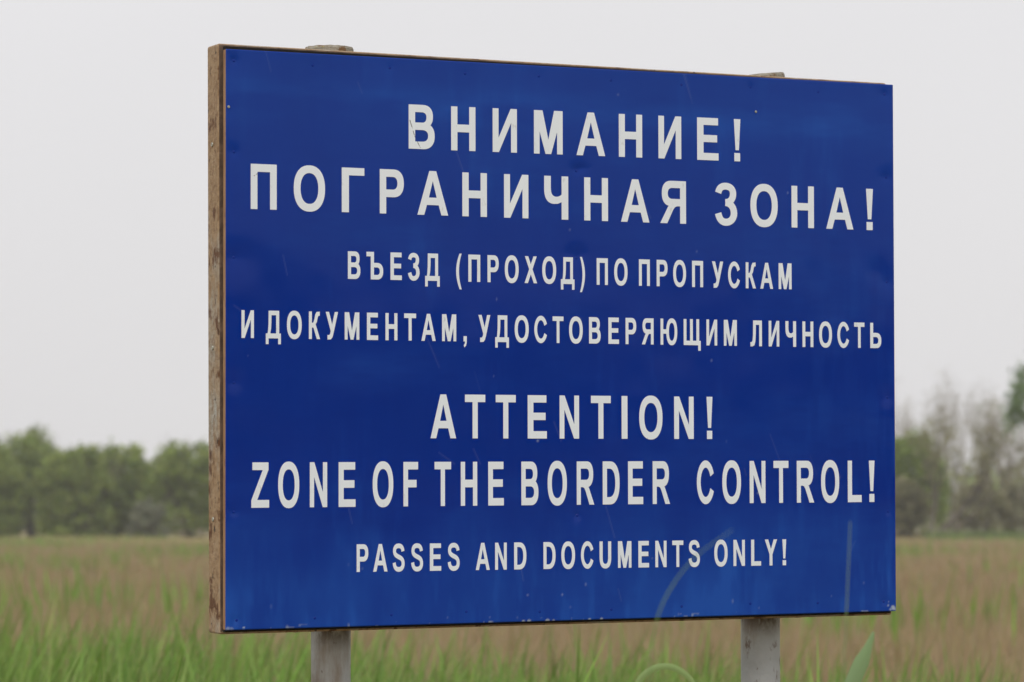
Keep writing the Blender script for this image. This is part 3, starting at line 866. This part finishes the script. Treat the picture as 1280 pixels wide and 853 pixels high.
def bare_tree(px, top, wpx, d, label, seed, group=None):
    x, zt = px2x(px, d), py2z(top, d); wd = wpx / 4000. * d
    rnd = random.Random(seed)
    root = bpy.data.objects.new('bare_tree', None); link(root); root.location = (x, d, 0); root.empty_display_size = .5
    tag(root, label, 'tree', group)
    V, Fc, tips = [], [], []
    for _ in range(6):
        dr = Vector((rnd.uniform(-.22, .22), rnd.uniform(-.2, .2), 1)).normalized()
        grow(V, Fc, tips, rnd, Vector((rnd.uniform(-.5, .5), 0, -.1)), dr, zt * .5, .16, 3, 1.1, .34, (1, 2), 4)
    zmax = max(v.z for v in V); xm = max(abs(v.x) for v in V)
    for v in V:
        v.z *= zt / zmax; v.x *= min(1.4, wd * .62 / xm); v.y *= .8
    mesh_obj('trunk', V, Fc, M['twig'], root)
    pts = [p for p in tips if rnd.random() < .35]
    if pts:
        C = np.array([[p.x * min(1.4, wd * .62 / xm), p.y * .8, p.z * zt / zmax] for p in pts])
        C = C[C[:, 2] > zt * .2]
        leaves(C, 3, (.25, .25, .4), .10, [(.26, .23, .14), (.24, .22, .12), (.28, .25, .17)], seed + 3, root, 'young_leaves')
    return root

D = 245.0
G = None
leafy_tree('willow_tree', -22, 531, 92, D, 'green willow cut off by the left edge of the photo', 'tree', 11)
leafy_tree('willow_tree', 40, 523, 92, D + 6, 'tallest round topped green tree of the left row', 'tree', 12)
leafy_tree('willow_tree', 96, 541, 76, D - 2, 'green willow just right of the tallest tree in the left row', 'tree', 13)
leafy_tree('willow_tree', 146, 539, 80, D + 3, 'broad green willow in the middle of the left row, beside the dip in its skyline', 'tree', 14)
leafy_tree('willow_tree', 186, 568, 46, D + 8, 'low thin willow filling the dip in the left row of trees', 'tree', 15, cols=WILLOW + OLIVE[:2], dens=.42)
leafy_tree('willow_tree', 236, 535, 92, D, 'green willow rising right beside the left edge of the blue board', 'tree', 16)
leafy_tree('shrub', 188, 616, 42, D - 8, 'grey green shrub at the foot of the left trees below the dip', 'shrub', 17, cols=[(.22, .24, .16), (.25, .25, .18), (.18, .21, .12)], dens=.22, size=.2)
# right of the board
leafy_tree('round_tree', 1138, 526, 72, 240, 'rounded green tree emerging behind the right edge of the blue board', 'tree', 31, cols=WILLOW[:3], low=.30, dens=.8)
leafy_tree('shrub', 1130, 590, 52, 234, 'brownish olive thicket below the rounded green tree beside the board', 'shrub', 36, cols=OLIVE, low=.04, dens=.6)
def leaning_willow():
    d = 230; x = px2x(1156, d); rnd = random.Random(77)
    root = bpy.data.objects.new('leaning_willow', None); link(root); root.location = (x, d, 0); root.empty_display_size = .5
    tag(root, 'olive willow whose dark trunk leans to the right over the field', 'tree')
    V, Fc, tips = [], [], []
    for lean_, ln, r in ((1.05, 5.0, .30), (1.9, 4.6, .18), (.35, 4.2, .2)):
        grow(V, Fc, tips, rnd, Vector((rnd.uniform(-.2, .2), 0, -.1)), Vector((lean_, rnd.uniform(-.2, .2), 1)).normalized(), ln, r, 2, .55, .45, (2, 3), 4)
    mesh_obj('trunk', V, Fc, M['bark'], root)
    C = np.array([tuple(p) for p in tips]); C = C[C[:, 2] > 2.2]
    leaves(C, 12, (.4, .4, .35), .2, OLIVE, 78, root)
leaning_willow()
leafy_tree('shrub', 1226, 590, 60, 250, 'thin olive brown bush under the bare trees on the right', 'shrub', 33, cols=OLIVE, dens=.30, low=.2)
leafy_tree('shrub', 1284, 585, 60, 252, 'thin brown bush cut off by the right edge of the photo', 'shrub', 37, cols=OLIVE[1:], dens=.34, low=.1)
bare_tree(1134, 474, 44, 262, 'bare tree peeping over the round green tree beside the board', 41)
bare_tree(1174, 466, 40, 256, 'bare upright tree directly right of the round green tree', 42)
bare_tree(1200, 458, 46, 262, 'tallest of the bare upright trees right of the board', 43)
bare_tree(1232, 464, 50, 254, 'bare upright tree nearest to the green crown at the right edge', 44)
bare_tree(1264, 476, 60, 262, 'pale bare tree under the green crown at the right edge', 47)
leafy_tree('broadleaf_tree', 1318, 394, 98, 225, 'tall fresh green tree whose crown enters at the right edge of the photo', 'tree', 51, cols=FRESH, low=.66, trunks=1, dens=.36)

# the belt of trees that runs on behind the board and past both edges of the view: one mass
def woodland():
    g = np.random.default_rng(90)
    C = []
    root = bpy.data.objects.new('woodland_belt', None); link(root)
    tag(root, 'hazy belt of trees running behind the field', 'woodland', kind='stuff')
    V, Fc = [], []
    for k in range(150):
        px = g.choice([g.uniform(290, 1095), g.uniform(-1500, -70), g.uniform(1350, 2800)]); d = g.uniform(245, 275)
        x = px2x(px, d); zt = g.uniform(5.5, 9.0); w_ = g.uniform(2.2, 3.6)
        tube(V, Fc, Vector((x, d, 0)), Vector((x + g.normal(0, .5), d, zt * .8)), .14, .04)
        q = g.normal(0, 1, (26, 3)); q /= np.linalg.norm(q, axis=1)[:, None]; q *= g.uniform(.4, 1, (26, 1))
        C.append(np.array([x, d, zt * .55]) + q * np.array([w_, w_, zt * .45]))
    mesh_obj('trunks', V, Fc, M['bark'], root)
    leaves(np.concatenate(C), 16, (.45, .45, .45), .42, WILLOW + OLIVE, 91, root, 'foliage')
    # the trees behind the camera's right shoulder that the glossy board mirrors
    B = []
    for k in range(130):
        s_ = g.uniform(-70, 70); cx_, cy_ = 108 + .634 * s_, -88 + .774 * s_
        cx_ += g.normal(0, 4); cy_ += g.normal(0, 4); zt = g.uniform(4.6, 7.2)
        q = g.normal(0, 1, (18, 3)); q /= np.linalg.norm(q, axis=1)[:, None]; q *= g.uniform(.4, 1, (18, 1))
        B.append(np.array([cx_, cy_, zt * .5]) + q * np.array([2.4, 2.4, zt * .5]))
    hb = leaves(np.concatenate(B), 14, (.4, .4, .35), .6, [(.05, .075, .03), (.06, .08, .035), (.045, .06, .03)], 93, None, 'thicket')
    tag(hb, 'green thicket along the near side of the field', 'thicket', kind='stuff')
    # far side of the plain
    C = []
    for k in range(1700):
        th = g.uniform(0, 2 * math.pi); rr = g.uniform(560, 640)
        zt = g.uniform(7, 13)
        q = g.normal(0, 1, (8, 3)); q /= np.linalg.norm(q, axis=1)[:, None]
        C.append(np.array([rr * math.sin(th), rr * math.cos(th), zt * .5]) + q * np.array([6, 4, zt * .5]))
    far = leaves(np.concatenate(C), 14, (1.6, 1.2, 1.0), 1.5, WILLOW + OLIVE, 92, None, 'distant_wood')
    tag(far, 'pale distant wood on the horizon', 'woodland', kind='stuff')
woodland()

# bright green rushes along the foot of the right trees
def rush_strip():
    m = 5000
    x = px2x(rng.uniform(1160, 1420, m), 225); d = rng.uniform(222, 229, m)
    blade_mesh('green_rushes', np.stack([x, d, np.zeros(m)], 1), rng.uniform(.5, 1.1, m), rng.uniform(.05, .10, m), rng.uniform(.05, .4, m), rng.uniform(0, 6.28, m), 2.0,
               tones(m, [(.14, .20, .06), (.17, .22, .08)]), M['grass'], 'bright green rushes at the foot of the right hand trees', 'rushes', 2)
rush_strip()

# ------------------------------------------------------------------ tall reeds close to the camera
def at(px, py, d):
    """world point seen at a photo pixel, d metres along the view"""
    c, s = math.cos(PITCH), math.sin(PITCH)
    X = (px - 640) / 4000 * d; Y = (426.5 - py) / 4000 * d
    return Vector((X, d * c - Y * s, 1.6 + d * s + Y * c))

def ribbon(path, widths, tone, name, parent, fold=0.25, side=None):
    n = len(path); V, T = [], []
    for i, p in enumerate(path):
        t = (path[min(n - 1, i + 1)] - path[max(0, i - 1)]).normalized()
        view = Vector((0.15, 1, 0.05)).normalized() if side is None else side
        sd = t.cross(view).normalized(); nn = sd.cross(t)
        w_ = widths[i]
        V += [p - sd * w_ / 2 + nn * fold * w_, p, p + sd * w_ / 2 + nn * fold * w_]
        k = 0.9 + .2 * i / n
        T += [[c * k for c in tone] + [1]] * 3
    Fq = []
    for i in range(n - 1):
        a_ = 3 * i
        Fq += [(a_, a_ + 1, a_ + 4, a_ + 3), (a_ + 1, a_ + 2, a_ + 5, a_ + 4)]
    o = np_mesh(name, np.array([tuple(v) for v in V]), np.array(Fq), M['blade'], parent, dict(tone=np.array(T)), smooth=True)
    return o

def spline(pts, n=20):
    out = []
    P = [pts[0]] + pts + [pts[-1]]
    for i in range(1, len(P) - 2):
        for k in range(n):
            t = k / n; p0, p1, p2, p3 = P[i - 1], P[i], P[i + 1], P[i + 2]
            out.append(.5 * ((2 * p1) + (p2 - p0) * t + (2 * p0 - 5 * p1 + 4 * p2 - p3) * t * t + (3 * p1 - p0 - 3 * p2 + p3) * t ** 3))
    out.append(pts[-1]); return out

def reed(d, pix, wmax, tone, label, stem_px, tip=0.15, basew=.8, dd=0.0):
    top = [at(px, py, d + dd * i) for i, (px, py) in enumerate(pix)]
    foot = at(stem_px, 900, d); foot.z = 0
    root = bpy.data.objects.new('reed_plant', None); link(root); root.location = foot; root.empty_display_size = .2
    tag(root, label, 'reed')
    loc = [p - foot for p in top]
    sp = spline([loc[0]] + loc[1:], 14)
    n = len(sp)
    wd = [wmax * (basew + (1 - basew) * min(1, i / (n * .3))) * (1 if i < n * .55 else max(tip, 1 - (i - n * .55) / (n * .45) * (1 - tip))) for i in range(n)]
    ribbon(sp, wd, tone, 'leaf', root)
    # stem from the ground to the leaf's foot and two lower leaves
    V, Fc = [], []
    st = spline([Vector((0, 0, -.05)), loc[0] * .5 + Vector((.012, .01, 0)), loc[0]], 8)
    for i, (a_, b_) in enumerate(zip(st, st[1:])):
        tube(V, Fc, a_, b_, .0045 - .0015 * i / len(st), .0045 - .0015 * (i + 1) / len(st), 6)
    col = np.tile(np.array([[.20, .23, .09, 1]]), (len(V), 1))
    np_mesh('stem', np.array([tuple(v) for v in V]), np.array(Fc), M['blade'], root, dict(tone=col), smooth=True)
    for k, sgn in ((.35, 1), (.55, -1)):
        b_ = loc[0] * k
        lf = spline([b_, b_ + Vector((.06 * sgn, .03, .16)), b_ + Vector((.20 * sgn, .05, .22)), b_ + Vector((.32 * sgn, .06, .14))], 8)
        ribbon(lf, [.012 * max(.1, 1 - (i / len(lf)) ** 1.5) for i in range(len(lf))], (.15, .24, .06), 'lower_leaf', root)
    return root

reed(4.7, [(808, 900), (813, 830), (822, 772), (842, 730), (872, 694), (916, 662)], .0021, (.17, .28, .10), 'thin reed leaf bowing to the right across the lower right of the blue board', 806, tip=.35)
reed(5.2, [(1052, 905), (1054, 850), (1057, 790), (1060, 720), (1063, 652)], .0019, (.19, .29, .12), 'thin straight reed leaf standing upright before the right end of the board', 1051, tip=.6)
reed(6.3, [(1048, 905), (1060, 868), (1074, 834), (1084, 812), (1092, 790)], .030, (.23, .34, .16), 'broad pale pointed reed leaf at the lower edge, right of the right post', 1040, tip=.08)
reed(6.8, [(776, 905), (796, 856), (814, 838), (836, 834), (856, 843), (872, 862), (884, 890)], .014, (.27, .38, .14), 'pale reed leaf arching over between the two posts', 772, tip=.3)

# ------------------------------------------------------------------ haze
def haze():
    bm = bmesh.new(); add_box(bm, (-700, -700, -1.0), (700, 700, 14.5))
    m = bpy.data.materials.new('thin_haze'); m.use_nodes = True
    t = m.node_tree; t.nodes.clear()
    out = t.nodes.new('ShaderNodeOutputMaterial'); pv = t.nodes.new('ShaderNodeVolumePrincipled')
    pv.inputs['Color'].default_value = (.92, .94, .96, 1); pv.inputs['Density'].default_value = HAZE_DENSITY
    pv.inputs['Anisotropy'].default_value = 0.2
    t.links.new(pv.outputs[0], out.inputs['Volume'])
    o = bm_obj('haze', bm, m)
    tag(o, 'thin pale haze over the field', 'haze', kind='stuff')
if HAZE_DENSITY > 0: haze()
